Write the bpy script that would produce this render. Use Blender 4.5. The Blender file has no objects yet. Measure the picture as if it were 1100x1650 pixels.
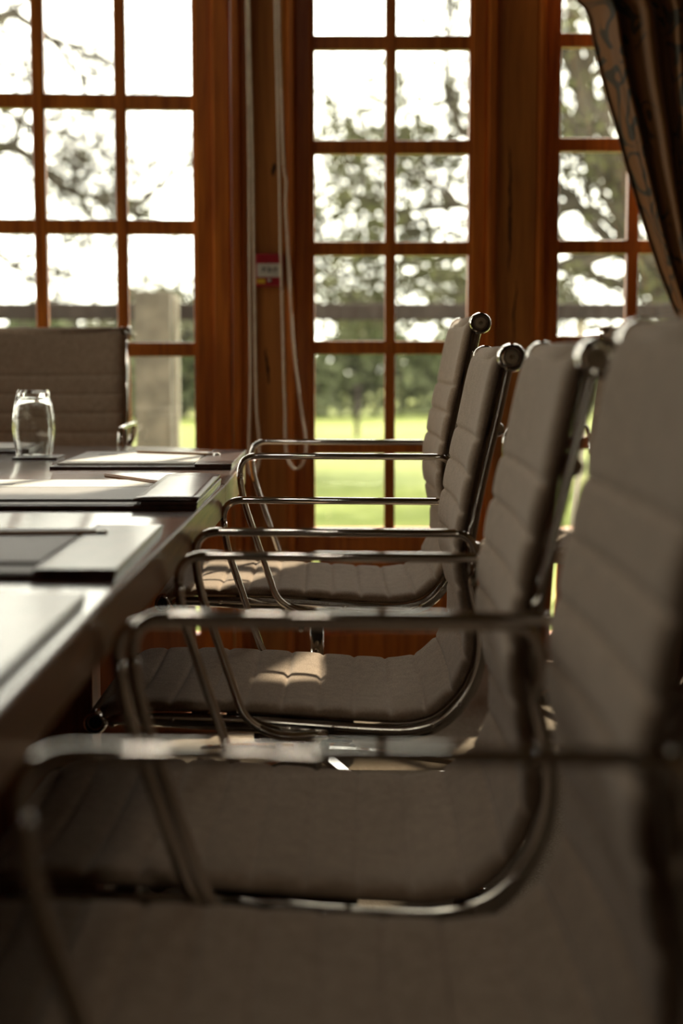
import bpy, bmesh, math, random
from mathutils import Vector, Matrix
PI = math.pi
S = bpy.context.scene
COL = S.collection

# ------------------------------------------------------------------ camera, world, sun, exposure
F = 2431.7
CAMZ = 0.93
TILT = math.atan((825 - 573.3) / F)
cd = bpy.data.cameras.new('camera')
cam = bpy.data.objects.new('camera', cd); COL.objects.link(cam)
cam.location = (0, 0, CAMZ); cam.rotation_euler = (PI / 2 - TILT, 0, 0)
cd.sensor_fit = 'VERTICAL'; cd.sensor_height = 36; cd.sensor_width = 24
cd.lens = F / 1650 * 36
cd.clip_start = 0.05; cd.clip_end = 300
cd.dof.use_dof = True; cd.dof.focus_distance = 2.65; cd.dof.aperture_fstop = 2.7
S.camera = cam

S.view_settings.view_transform = 'Standard'; S.view_settings.look = 'None'
S.view_settings.gamma = 1; S.view_settings.use_curve_mapping = False
S.view_settings.exposure = 0.12
S.cycles.use_denoising = True
S.cycles.max_bounces = 12; S.cycles.transparent_max_bounces = 24
S.cycles.diffuse_bounces = 6; S.cycles.glossy_bounces = 6; S.cycles.transmission_bounces = 12
S.cycles.sample_clamp_indirect = 6
S.cycles.caustics_reflective = False; S.cycles.caustics_refractive = False

w = bpy.data.worlds.new('sky'); S.world = w; w.use_nodes = True
nt = w.node_tree; nt.nodes.clear()
wo = nt.nodes.new('ShaderNodeOutputWorld'); bg = nt.nodes.new('ShaderNodeBackground')
tc = nt.nodes.new('ShaderNodeTexCoord'); sep = nt.nodes.new('ShaderNodeSeparateXYZ')
rmp = nt.nodes.new('ShaderNodeValToRGB')
rmp.color_ramp.elements[0].position = 0.0; rmp.color_ramp.elements[0].color = (.93, .92, .78, 1)
rmp.color_ramp.elements[1].position = 0.5; rmp.color_ramp.elements[1].color = (1, .955, .86, 1)
nt.links.new(tc.outputs['Generated'], sep.inputs[0]); nt.links.new(sep.outputs['Z'], rmp.inputs[0])
nt.links.new(rmp.outputs[0], bg.inputs[0]); bg.inputs[1].default_value = 6.2
nt.links.new(bg.outputs[0], wo.inputs[0])

sd = bpy.data.lights.new('sun', 'SUN'); sun = bpy.data.objects.new('sun', sd); COL.objects.link(sun)
sd.energy = 17.0; sd.angle = math.radians(1.0); sd.color = (1, .88, .68)
sun.rotation_euler = Vector((0.37, 1.0, 0.80)).to_track_quat('Z', 'Y').to_euler()

def portal(name, loc, rot, sx, sy):
    l = bpy.data.lights.new(name, 'AREA'); l.shape = 'RECTANGLE'; l.size = sx; l.size_y = sy
    l.cycles.is_portal = True
    o = bpy.data.objects.new(name, l); COL.objects.link(o); o.location = loc; o.rotation_euler = rot
WY = 4.5
portal('window_portal', (-.72, WY + .12, 1.4), (-PI / 2, 0, 0), 4.3, 2.1)

portal('side_window_portal', (-2.98, 3.7, 1.45), (0, -PI / 2, 0), 2.0, 1.2)

# ------------------------------------------------------------------ helpers
def pix(x, y, Y=None, z=None):
    """a point of the room seen at image point x,y and standing at depth Y (or height z)"""
    ct, st = math.cos(TILT), math.sin(TILT)
    d = Vector(((x - 550) / F, ct + (825 - y) / F * st, -st + (825 - y) / F * ct))
    k = Y / d.y if Y is not None else (z - CAMZ) / d.z
    return d * k + Vector((0, 0, CAMZ))

def link(name, me, m, parent=None, smooth=True):
    if m is not None:
        me.materials.clear(); me.materials.append(m)
    o = bpy.data.objects.new(name, me); COL.objects.link(o)
    if smooth:
        for p in me.polygons: p.use_smooth = True
    if parent is not None: o.parent = parent
    return o

def obj(name, bm, m, parent=None, smooth=True, autos=None):
    me = bpy.data.meshes.new(name)
    bmesh.ops.recalc_face_normals(bm, faces=bm.faces[:])
    if autos is not None:
        for e in bm.edges:
            if len(e.link_faces) == 2 and e.calc_face_angle(0) > math.radians(autos): e.smooth = False
    bm.to_mesh(me); bm.free()
    return link(name, me, m, parent, smooth)

def tag(o, label=None, cat=None, group=None, kind=None):
    if label: o['label'] = label
    if cat: o['category'] = cat
    if group: o['group'] = group
    if kind: o['kind'] = kind
    return o

def empty(name, loc, rz=0):
    o = bpy.data.objects.new(name, None); COL.objects.link(o)
    o.location = loc; o.rotation_euler = (0, 0, rz); o.empty_display_size = .05
    return o

def children(o): return [c for c in bpy.data.objects if c.parent == o]

def copy_tree(o, parent=None):
    c = o.copy(); COL.objects.link(c); c.parent = parent
    for ch in children(o): copy_tree(ch, c)
    return c

def box(bm, x0, x1, y0, y1, z0, z1, bev=0.0, M=None):
    vs = [bm.verts.new((x, y, z)) for x in (x0, x1) for y in (y0, y1) for z in (z0, z1)]
    idx = [(0, 1, 3, 2), (4, 6, 7, 5), (0, 4, 5, 1), (2, 3, 7, 6), (0, 2, 6, 4), (1, 5, 7, 3)]
    fs = [bm.faces.new([vs[i] for i in f]) for f in idx]
    if bev > 0:
        es = list({e for f in fs for e in f.edges})
        r = bmesh.ops.bevel(bm, geom=es, offset=bev, segments=2, affect='EDGES', profile=.6)
        vs = list({v for f in r['faces'] for v in f.verts} | {v for v in vs if v.is_valid})
    if M is not None: bmesh.ops.transform(bm, matrix=M, verts=[v for v in vs if v.is_valid])
    return vs

def tube(bm, pts, r, n=12, cap=True, radii=None):
    pts = [Vector(p) for p in pts]; rings = []
    T0 = (pts[1] - pts[0]).normalized()
    up = Vector((0, 0, 1)) if abs(T0.z) < .9 else Vector((0, 1, 0))
    N = T0.cross(up).normalized(); B = T0.cross(N)
    prev = T0
    for i, p in enumerate(pts):
        if i == 0: T = T0
        elif i == len(pts) - 1: T = (pts[-1] - pts[-2]).normalized()
        else: T = ((pts[i + 1] - p).normalized() + (p - pts[i - 1]).normalized()).normalized()
        q = prev.rotation_difference(T); N = (q @ N).normalized(); B = T.cross(N).normalized(); prev = T
        rr = radii[i] if radii else r
        rings.append([bm.verts.new(p + (N * math.cos(a) + B * math.sin(a)) * rr) for a in [2 * PI * k / n for k in range(n)]])
    for a, b in zip(rings, rings[1:]):
        for k in range(n): bm.faces.new((a[k], a[(k + 1) % n], b[(k + 1) % n], b[k]))
    if cap:
        bm.faces.new(rings[0]); bm.faces.new(rings[-1])

def lathe(bm, prof, n=32, M=None, close=False):
    """prof: list of (r, z)"""
    vs = []; rings = []
    for r, z in prof:
        if r < 1e-6:
            v = bm.verts.new((0, 0, z)); rings.append([v] * n); vs.append(v)
        else:
            ring = [bm.verts.new((r * math.cos(2 * PI * k / n), r * math.sin(2 * PI * k / n), z)) for k in range(n)]
            rings.append(ring); vs += ring
    pr = list(zip(rings, rings[1:]))
    if close: pr.append((rings[-1], rings[0]))
    for a, b in pr:
        for k in range(n):
            f = []
            for v in (a[k], a[(k + 1) % n], b[(k + 1) % n], b[k]):
                if v not in f: f.append(v)
            if len(f) > 2: bm.faces.new(f)
    if M is not None: bmesh.ops.transform(bm, matrix=M, verts=vs)
    return vs

def fillet(pts, rad, n=8):
    """rounded polyline"""
    pts = [Vector(p) for p in pts]; out = [pts[0]]
    for i in range(1, len(pts) - 1):
        a, p, b = pts[i - 1], pts[i], pts[i + 1]
        r = rad[i] if isinstance(rad, (list, tuple)) else rad
        u = (a - p); v = (b - p); r = min(r, u.length * .5, v.length * .5)
        s = p + u.normalized() * r; e = p + v.normalized() * r
        for k in range(n + 1):
            t = k / n
            out.append(s * (1 - t) ** 2 + p * 2 * t * (1 - t) + e * t * t)
    out.append(pts[-1]); return out

def catmull(pts, step):
    pts = [Vector(p) for p in pts]; P = [2 * pts[0] - pts[1]] + pts + [2 * pts[-1] - pts[-2]]
    out = []
    for i in range(1, len(P) - 2):
        a, b, c, d = P[i - 1:i + 3]
        m = max(2, int((c - b).length / step))
        for k in range(m):
            t = k / m
            out.append(.5 * ((2 * b) + (c - a) * t + (2 * a - 5 * b + 4 * c - d) * t * t + (3 * b - a - 3 * c + d) * t ** 3))
    out.append(P[-2]); return out

# ------------------------------------------------------------------ materials
def mat(name, base=(.5, .5, .5), rough=.5, metal=0, spec=.5, **kw):
    m = bpy.data.materials.new(name); m.use_nodes = True
    b = m.node_tree.nodes['Principled BSDF']
    b.inputs['Base Color'].default_value = (*base, 1); b.inputs['Roughness'].default_value = rough
    b.inputs['Metallic'].default_value = metal; b.inputs['Specular IOR Level'].default_value = spec
    for k, v in kw.items(): b.inputs[k].default_value = v
    return m, m.node_tree, b

def nd(t, kind, **props):
    n = t.nodes.new(kind)
    for k, v in props.items(): setattr(n, k, v)
    return n

def ramp(t, src, stops):
    r = t.nodes.new('ShaderNodeValToRGB'); e = r.color_ramp.elements
    while len(e) < len(stops): e.new(.5)
    for q, (p, c) in zip(e, stops): q.position = p; q.color = (*c, 1)
    t.links.new(src, r.inputs[0]); return r

def wood(name, c0, c1, scale=(18, 18, 1.2), rough=.4, bump=.15, knots=False, coat=0.0, spec=.5):
    m, t, b = mat(name, c0, rough, spec=spec)
    tc = nd(t, 'ShaderNodeTexCoord'); mp = nd(t, 'ShaderNodeMapping'); mp.inputs['Scale'].default_value = scale
    t.links.new(tc.outputs['Object'], mp.inputs[0])
    n1 = nd(t, 'ShaderNodeTexNoise'); n1.inputs['Scale'].default_value = 1.6; n1.inputs['Detail'].default_value = 6
    n1.inputs['Distortion'].default_value = 1.2
    t.links.new(mp.outputs[0], n1.inputs['Vector'])
    n2 = nd(t, 'ShaderNodeTexNoise'); n2.inputs['Scale'].default_value = 9; n2.inputs['Detail'].default_value = 4
    t.links.new(mp.outputs[0], n2.inputs['Vector'])
    mx = nd(t, 'ShaderNodeMath', operation='MULTIPLY_ADD'); mx.inputs[1].default_value = .35
    t.links.new(n2.outputs['Fac'], mx.inputs[0]); t.links.new(n1.outputs['Fac'], mx.inputs[2])
    r = ramp(t, mx.outputs[0], [(.45, c0), (.85, c1)])
    out = r.outputs[0]
    if knots:
        mk = nd(t, 'ShaderNodeMapping'); mk.inputs['Scale'].default_value = (7, 1, 1.7)
        mk.inputs['Location'].default_value = (.3, 0, .45)
        t.links.new(tc.outputs['Object'], mk.inputs[0])
        v = nd(t, 'ShaderNodeTexVoronoi'); v.inputs['Scale'].default_value = 1.1
        t.links.new(mk.outputs[0], v.inputs['Vector'])
        k = ramp(t, v.outputs['Distance'], [(.05, (.12, .08, .05)), (.12, (1, 1, 1))])
        mm = nd(t, 'ShaderNodeMix', data_type='RGBA', blend_type='MULTIPLY'); mm.inputs[0].default_value = 1
        t.links.new(r.outputs[0], mm.inputs[6]); t.links.new(k.outputs[0], mm.inputs[7]); out = mm.outputs[2]
    t.links.new(out, b.inputs['Base Color'])
    bp = nd(t, 'ShaderNodeBump'); bp.inputs['Strength'].default_value = bump; bp.inputs['Distance'].default_value = .002
    t.links.new(mx.outputs[0], bp.inputs['Height']); t.links.new(bp.outputs[0], b.inputs['Normal'])
    b.inputs['Coat Weight'].default_value = coat; b.inputs['Coat Roughness'].default_value = .12
    return m

M_FRAME = wood('joinery_wood', (.30, .070, .007), (.62, .185, .020), rough=.36)
M_POST = wood('post_wood', (.28, .088, .011), (.52, .20, .034), scale=(14, 14, .8), rough=.5, knots=True)
M_TABLE = wood('table_veneer', (.040, .014, .008), (.135, .048, .026), scale=(1.5, 22, 22), rough=.24, bump=.08, coat=.8, spec=.5)
M_EDGE = wood('table_edge_veneer', (.15, .055, .012), (.34, .135, .032), scale=(22, 1.5, 22), rough=.4, bump=.05, coat=.12)
M_PED = wood('pedestal_veneer', (.16, .042, .010), (.34, .10, .025), rough=.4)

def fabric(name, c0, c1):
    m, t, b = mat(name, c0, .92, spec=.15)
    tc = nd(t, 'ShaderNodeTexCoord')
    n = nd(t, 'ShaderNodeTexNoise'); n.inputs['Scale'].default_value = 700; n.inputs['Detail'].default_value = 2
    n2 = nd(t, 'ShaderNodeTexNoise'); n2.inputs['Scale'].default_value = 60; n2.inputs['Detail'].default_value = 3
    mp = nd(t, 'ShaderNodeMapping'); mp.inputs['Scale'].default_value = (1, .35, 1)
    t.links.new(tc.outputs['Object'], mp.inputs[0]); t.links.new(mp.outputs[0], n.inputs['Vector'])
    t.links.new(tc.outputs['Object'], n2.inputs['Vector'])
    a = nd(t, 'ShaderNodeMath', operation='MULTIPLY_ADD'); a.inputs[1].default_value = .4
    t.links.new(n2.outputs['Fac'], a.inputs[0]); t.links.new(n.outputs['Fac'], a.inputs[2])
    r = ramp(t, a.outputs[0], [(.45, c0), (.95, c1)])
    t.links.new(r.outputs[0], b.inputs['Base Color'])
    bp = nd(t, 'ShaderNodeBump'); bp.inputs['Strength'].default_value = .35; bp.inputs['Distance'].default_value = .0008
    t.links.new(n.outputs['Fac'], bp.inputs['Height']); t.links.new(bp.outputs[0], b.inputs['Normal'])
    b.inputs['Sheen Weight'].default_value = .25; b.inputs['Sheen Roughness'].default_value = .5
    return m
M_FAB = fabric('taupe_wool', (.265, .188, .126), (.50, .375, .272))

M_CHROME, _t, _b = mat('chrome', (.74, .71, .67), .05, 1)
n = nd(_t, 'ShaderNodeTexNoise'); n.inputs['Scale'].default_value = 30
r_ = nd(_t, 'ShaderNodeMapRange'); r_.inputs[3].default_value = .03; r_.inputs[4].default_value = .07
_t.links.new(n.outputs['Fac'], r_.inputs[0]); _t.links.new(r_.outputs[0], _b.inputs['Roughness'])

def plain(name, c, rough, var=.12, scale=40, **kw):
    m, t, b = mat(name, c, rough, **kw)
    tc = nd(t, 'ShaderNodeTexCoord'); n = nd(t, 'ShaderNodeTexNoise'); n.inputs['Scale'].default_value = scale
    n.inputs['Detail'].default_value = 4
    t.links.new(tc.outputs['Object'], n.inputs['Vector'])
    r = ramp(t, n.outputs['Fac'], [(.3, tuple(x * (1 - var) for x in c)), (.7, tuple(min(1, x * (1 + var)) for x in c))])
    t.links.new(r.outputs[0], b.inputs['Base Color'])
    return m
M_BLACK = plain('black_plastic', (.015, .014, .013), .45)
M_CAPIN = plain('satin_cap', (.58, .48, .33), .4, metal=.2)  # cream base paints in the pale reflection of a metal disc
M_LEATHER, _t, _b = mat('dark_leather', (.07, .03, .018), .3, **{'Coat Weight': .7, 'Coat Roughness': .22})
tc_ = nd(_t, 'ShaderNodeTexCoord'); v = nd(_t, 'ShaderNodeTexNoise'); v.inputs['Scale'].default_value = 45; v.inputs['Detail'].default_value = 8
_t.links.new(tc_.outputs['Object'], v.inputs['Vector'])
rr = ramp(_t, v.outputs['Fac'], [(.35, (.035, .014, .010)), (.7, (.11, .045, .028))]); _t.links.new(rr.outputs[0], _b.inputs['Base Color'])
bp = nd(_t, 'ShaderNodeBump'); bp.inputs['Strength'].default_value = .3; bp.inputs['Distance'].default_value = .001
_t.links.new(v.outputs['Fac'], bp.inputs['Height']); _t.links.new(bp.outputs[0], _b.inputs['Normal'])
M_PAPER = plain('paper', (.72, .70, .66), .7, var=.03)
M_BOARD = plain('grey_blotter', (.30, .28, .27), .55, var=.05)
M_PENCIL = plain('pencil_wood', (.30, .135, .045), .5, scale=90)
M_SILVER = plain('ferrule', (.8, .8, .78), .2, metal=1)
M_CORD = plain('cream_beads', (.86, .74, .56), .45)
M_RED = plain('red_plastic', (.33, .012, .022), .35)
M_WHITE = plain('white_label', (.60, .56, .48), .5, var=.05)
M_YELLOW = plain('yellow_label', (.75, .48, .03), .5)
M_INK = plain('ink', (.05, .04, .03), .6)
M_GREYINK = plain('printed_grey', (.30, .30, .30), .7)
M_PLASTER = plain('plaster', (.30, .19, .11), .9, var=.06, scale=8)
M_PANELLING = wood('dark_panelling', (.07, .028, .010), (.15, .06, .022), rough=.5)
M_CEIL = plain('ceiling_paint', (.20, .13, .08), .9, var=.04, scale=8)
M_STONE = plain('weathered_post', (.085, .076, .060), .9, var=.35, scale=9, spec=.08)
M_RAIL = plain('dark_fence_timber', (.020, .015, .013), .8, var=.3, scale=12, spec=.05)
M_POLE = plain('pale_pole', (.28, .26, .21), .7)

def glassmat(name, tint, haze):
    m = bpy.data.materials.new(name); m.use_nodes = True; t = m.node_tree; t.nodes.clear()
    o = nd(t, 'ShaderNodeOutputMaterial'); tr = nd(t, 'ShaderNodeBsdfTransparent'); gl = nd(t, 'ShaderNodeBsdfGlossy')
    gl.inputs['Roughness'].default_value = .02; tr.inputs[0].default_value = (*tint, 1)
    fr = nd(t, 'ShaderNodeFresnel'); fr.inputs[0].default_value = 1.5
    mx = nd(t, 'ShaderNodeMixShader')
    t.links.new(fr.outputs[0], mx.inputs[0]); t.links.new(tr.outputs[0], mx.inputs[1]); t.links.new(gl.outputs[0], mx.inputs[2])
    tl = nd(t, 'ShaderNodeBsdfTranslucent'); tl.inputs[0].default_value = (.9, .9, .85, 1)
    tc = nd(t, 'ShaderNodeTexCoord'); mp = nd(t, 'ShaderNodeMapping'); mp.inputs['Scale'].default_value = (14, 14, 3)
    t.links.new(tc.outputs['Object'], mp.inputs[0])
    n = nd(t, 'ShaderNodeTexNoise'); n.inputs['Scale'].default_value = 3; n.inputs['Detail'].default_value = 6
    t.links.new(mp.outputs[0], n.inputs['Vector'])
    r = nd(t, 'ShaderNodeMapRange'); r.inputs[1].default_value = .35; r.inputs[2].default_value = .8
    r.inputs[3].default_value = haze * .4; r.inputs[4].default_value = haze * 1.6
    t.links.new(n.outputs['Fac'], r.inputs[0])
    m2 = nd(t, 'ShaderNodeMixShader'); t.links.new(r.outputs[0], m2.inputs[0])
    t.links.new(mx.outputs[0], m2.inputs[1]); t.links.new(tl.outputs[0], m2.inputs[2]); t.links.new(m2.outputs[0], o.inputs[0])
    return m
M_PANE = glassmat('dusty_window_glass', (.97, .97, .95), .004)

m = bpy.data.materials.new('tumbler_glass'); m.use_nodes = True; t = m.node_tree
b = t.nodes['Principled BSDF']; b.inputs['Base Color'].default_value = (.97, .98, .96, 1)
b.inputs['Transmission Weight'].default_value = 1; b.inputs['Roughness'].default_value = .0; b.inputs['IOR'].default_value = 1.48
n = nd(t, 'ShaderNodeTexVoronoi'); n.inputs['Scale'].default_value = 260
tcg = nd(t, 'ShaderNodeTexCoord'); t.links.new(tcg.outputs['Object'], n.inputs['Vector'])
rg = ramp(t, n.outputs['Distance'], [(.0, (1, 1, 1)), (.16, (0, 0, 0))])
bpg = nd(t, 'ShaderNodeBump'); bpg.inputs['Strength'].default_value = .25; bpg.inputs['Distance'].default_value = .001
t.links.new(rg.outputs[0], bpg.inputs['Height']); t.links.new(bpg.outputs[0], b.inputs['Normal'])
M_TUMBLER = m

m, t, b = mat('woven_carpet', (.4, .33, .25), .95, spec=.1)
tc_ = nd(t, 'ShaderNodeTexCoord'); n = nd(t, 'ShaderNodeTexVoronoi'); n.inputs['Scale'].default_value = 190
t.links.new(tc_.outputs['Object'], n.inputs['Vector'])
r = ramp(t, n.outputs['Distance'], [(.1, (.46, .385, .30)), (.6, (.30, .24, .18))]); t.links.new(r.outputs[0], b.inputs['Base Color'])
bp = nd(t, 'ShaderNodeBump'); bp.inputs['Strength'].default_value = .6; bp.inputs['Distance'].default_value = .003; bp.invert = True
t.links.new(n.outputs['Distance'], bp.inputs['Height']); t.links.new(bp.outputs[0], b.inputs['Normal'])
M_CARPET = m

m, t, b = mat('lawn_grass', (.1, .16, .02), .9, spec=.1)
tc_ = nd(t, 'ShaderNodeTexCoord'); n = nd(t, 'ShaderNodeTexNoise'); n.inputs['Scale'].default_value = .35; n.inputs['Detail'].default_value = 8
t.links.new(tc_.outputs['Object'], n.inputs['Vector'])
r = ramp(t, n.outputs['Fac'], [(.35, (.06, .083, .012)), (.5, (.098, .122, .021)), (.66, (.145, .158, .045))]); t.links.new(r.outputs[0], b.inputs['Base Color'])
M_GRASS = m

# curtain damask
m, t, b = mat('damask', (.2, .1, .04), .55, spec=.35)
uv = nd(t, 'ShaderNodeUVMap'); mp = nd(t, 'ShaderNodeMapping'); mp.inputs['Scale'].default_value = (1, 1, 1)
t.links.new(uv.outputs[0], mp.inputs[0])
dn = nd(t, 'ShaderNodeTexNoise'); dn.inputs['Scale'].default_value = 9; dn.inputs['Detail'].default_value = 1
t.links.new(mp.outputs[0], dn.inputs['Vector'])
mxv = nd(t, 'ShaderNodeMix', data_type='RGBA', blend_type='LINEAR_LIGHT'); mxv.inputs[0].default_value = .10
t.links.new(mp.outputs[0], mxv.inputs[6]); t.links.new(dn.outputs['Color'], mxv.inputs[7])
vo = nd(t, 'ShaderNodeTexVoronoi', feature='F1'); vo.inputs['Scale'].default_value = 7
t.links.new(mxv.outputs[2], vo.inputs['Vector'])
sn = nd(t, 'ShaderNodeMath', operation='SINE'); ml = nd(t, 'ShaderNodeMath', operation='MULTIPLY'); ml.inputs[1].default_value = 21
t.links.new(vo.outputs['Distance'], ml.inputs[0]); t.links.new(ml.outputs[0], sn.inputs[0])
r1 = ramp(t, sn.outputs[0], [(.35, (0, 0, 0)), (.55, (1, 1, 1))])
ve = nd(t, 'ShaderNodeTexNoise'); ve.inputs['Scale'].default_value = 4.5; t.links.new(mp.outputs[0], ve.inputs['Vector'])
r2 = ramp(t, ve.outputs['Fac'], [(.42, (0, 0, 0)), (.50, (1, 1, 1))])
mu = nd(t, 'ShaderNodeMath', operation='MULTIPLY'); t.links.new(r1.outputs[0], mu.inputs[0]); t.links.new(r2.outputs[0], mu.inputs[1])
cA = nd(t, 'ShaderNodeMix', data_type='RGBA'); cA.inputs[6].default_value = (.30, .140, .048, 1); cA.inputs[7].default_value = (.075, .062, .038, 1)
t.links.new(mu.outputs[0], cA.inputs[0]); t.links.new(cA.outputs[2], b.inputs['Base Color'])
b.inputs['Sheen Weight'].default_value = .3
M_CURTAIN = m

def foliage(name, c, tr=.35):
    m, t, b = mat(name, c, .85, spec=.05)
    oi = nd(t, 'ShaderNodeTexCoord'); n = nd(t, 'ShaderNodeTexNoise'); n.inputs['Scale'].default_value = .8
    t.links.new(oi.outputs['Object'], n.inputs['Vector'])
    r = ramp(t, n.outputs['Fac'], [(.3, tuple(x * .7 for x in c)), (.7, tuple(x * 1.3 for x in c))]); t.links.new(r.outputs[0], b.inputs['Base Color'])
    return m
M_BARK = foliage('oak_bark', (.055, .046, .034))
M_LEAF = foliage('oak_leaf', (.075, .078, .032))
M_LEAF2 = foliage('pale_leaf', (.085, .085, .052))
M_HEDGE = foliage('hedge_leaf', (.07, .082, .04))

# ------------------------------------------------------------------ room shell
XL, XR, YB, ZC = -2.9, 2.1, -2.2, 2.75
def struct(name, bm, m, smooth=False): return tag(obj(name, bm, m, None, smooth), kind='structure')
bm = bmesh.new(); box(bm, XL - .2, XR + .2, YB - .2, WY + .2, -.1, 0); struct('floor', bm, M_CARPET)
bm = bmesh.new(); box(bm, XL - .2, XR + .2, YB - .2, WY + .2, ZC, ZC + .1); struct('ceiling', bm, M_CEIL)
bm = bmesh.new(); box(bm, XR, XR + .15, YB, WY + .15, 0, ZC); struct('wall_right', bm, M_PLASTER)
bm = bmesh.new(); box(bm, XL, XR, YB - .15, YB, 0, ZC); struct('wall_back', bm, M_PANELLING)
bm = bmesh.new()   # left wall; unseen window added to throw soft light on the chair fronts
box(bm, XL - .15, XL, YB, 3.1, 0, ZC); box(bm, XL - .15, XL, 4.3, WY + .15, 0, ZC)
box(bm, XL - .15, XL, 3.1, 4.3, 0, .45); box(bm, XL - .15, XL, 3.1, 4.3, 2.45, ZC); struct('wall_left', bm, M_PLASTER)
bm = bmesh.new()
for y in (3.12, 3.50, 3.88, 4.27): box(bm, XL - .10, XL - .03, y - .03, y + .03, .45, 2.45, .006)
for z in (.48, .98, 1.46, 1.94, 2.42): box(bm, XL - .095, XL - .035, 3.1, 4.3, z - .025, z + .025, .005)
side = struct('window_5', bm, M_FRAME)
bm = bmesh.new(); box(bm, XL - .068, XL - .062, 3.1, 4.3, .45, 2.45); obj('window_glass', bm, M_PANE, side, False)

def X(px, py=400, Y=WY): return pix(px, py, Y=Y).x
def Z(py, px=550, Y=WY): return pix(px, py, Y=Y).z

ZT = 2.42   # head of the glazing
def window(name, cols, rails, gx0, gx1, zb, M, sx0, sx1, vt, kick=None, extra_top=()):
    """cols: muntin (x0,x1) pairs; rails: z centres; frame from sx0..sx1 round glass gx0..gx1; the wall plane is local y=0, camera side is -y"""
    bm = bmesh.new()
    box(bm, sx0, gx0, -.03, .03, 0.012, ZT + .08, .006); box(bm, gx1, sx1, -.03, .03, 0.012, ZT + .08, .006)
    box(bm, gx0 - .004, gx1 + .004, -.029, .029, ZT, ZT + .08)
    for (a, b) in cols:
        box(bm, a, b, -.018, .018, zb, ZT, .005)
    for z in rails:
        box(bm, gx0 - .002, gx1 + .002, -.017, .017, z - vt / 2, z + vt / 2, .005)
    # bottom rail and panelled kick board
    box(bm, gx0 - .004, gx1 + .004, -.029, .029, zb - .09, zb, .006)
    box(bm, gx0 - .004, gx1 + .004, -.029, .029, .012, .10, .006)
    box(bm, gx0 + .02, gx1 - .02, -.012, .012, .10, zb - .09)
    # moulded beads along the glass
    for (a, s) in ((gx0, 1), (gx1, -1)):
        box(bm, min(a, a + s * .008), max(a, a + s * .008), -.022, .022, zb, ZT, .003)
    o = tag(obj(name, bm, M_FRAME, None, False), kind='structure'); o.matrix_world = M
    g = bmesh.new(); box(g, gx0, gx1, -.003, .003, zb, ZT); obj('window_glass', g, M_PANE, o, False)
    return o

I4 = Matrix.Translation((0, WY, 0))
rz = [Z(y) for y in (-90, 70, 238, 401, 560, 720)]
window('window_2', [(X(619.5), X(637))], rz, X(502.5), X(757), Z(850), I4, X(476), X(782), .040)
rzr = [Z(y, 950) for y in (-94, 66, 234, 398, 552, 713)]
window('window_3', [(X(1008), X(1027))], rzr, X(894), X(1140), Z(850), I4, X(874), X(1172), .040)
# left window: taller panes, its plane turned a few degrees towards the room
ang = math.radians(4.0); px0 = X(345)
ML = Matrix.Translation((px0, WY, 0)) @ Matrix.Rotation(ang, 4, 'Z')
def XLp(px, py=400):
    d = pix(px, py, Y=1.0) - Vector((0, 0, CAMZ)); o = Vector((px0, WY))
    nrm = Vector((-math.sin(ang), math.cos(ang))); k = (o.dot(nrm)) / (d.x * nrm.x + d.y * nrm.y)
    p = Vector((d.x * k, d.y * k)) - o
    return p.x * math.cos(ang) + p.y * math.sin(ang)
rl = [Z(y, 250, Y=WY - .03) for y in (-42, 164, 366, 563, 762)]
cols = [(XLp(57), XLp(77)), (XLp(188), XLp(207)), (XLp(-76), XLp(-57)), (XLp(-210), XLp(-190))]
window('window_1', cols, rl, XLp(-330), XLp(316), Z(905), ML, XLp(-372), XLp(350), .042)

def tbox(name, px0, px1, dy0, dy1, m=M_FRAME, bev=.006, z0=0.0, z1=ZC):
    bm = bmesh.new(); a, b_ = X(px0), X(px1); cx = (a + b_) / 2
    box(bm, a - cx, b_ - cx, dy0, dy1, z0, z1, bev); o = struct(name, bm, m); o.location = (cx, WY, 0); return o
cols5 = [(XLp(-372) - .08 - .245 * k - .02, XLp(-372) - .08 - .245 * k) for k in range(1, 4)]
window('window_4', cols5, rl, XLp(-372) - 1.06, XLp(-372) - .08, Z(905), ML, XLp(-372) - 1.12, XLp(-372) - .002, .042)
tbox('trim_1', 345, 374, -.045, .06)
tbox('trim_2', 376, 390, -.060, .06)
tbox('trim_3', 390, 403, -.045, .06)
tbox('trim_4', 403, 463, -.035, .06, M_POST)
tbox('trim_5', 463, 476, -.048, .06)
tbox('trim_6', 782, 797, -.048, .06)
tbox('trim_7', 797, 862, -.040, .06, M_POST)
tbox('trim_8', 862, 874, -.050, .06)
bm = bmesh.new()
box(bm, X(1172), XR, WY - .02, WY + .12, 0, ZC); box(bm, XL, px0 - 2.50, WY - .22, WY + .12, 0, ZC)
box(bm, X(476), X(1172), WY - .02, WY + .12, ZT + .08, ZC); box(bm, X(-400), X(476), WY - .13, WY + .12, ZT + .08, ZC)
struct('wall_front', bm, M_PLASTER)

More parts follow.
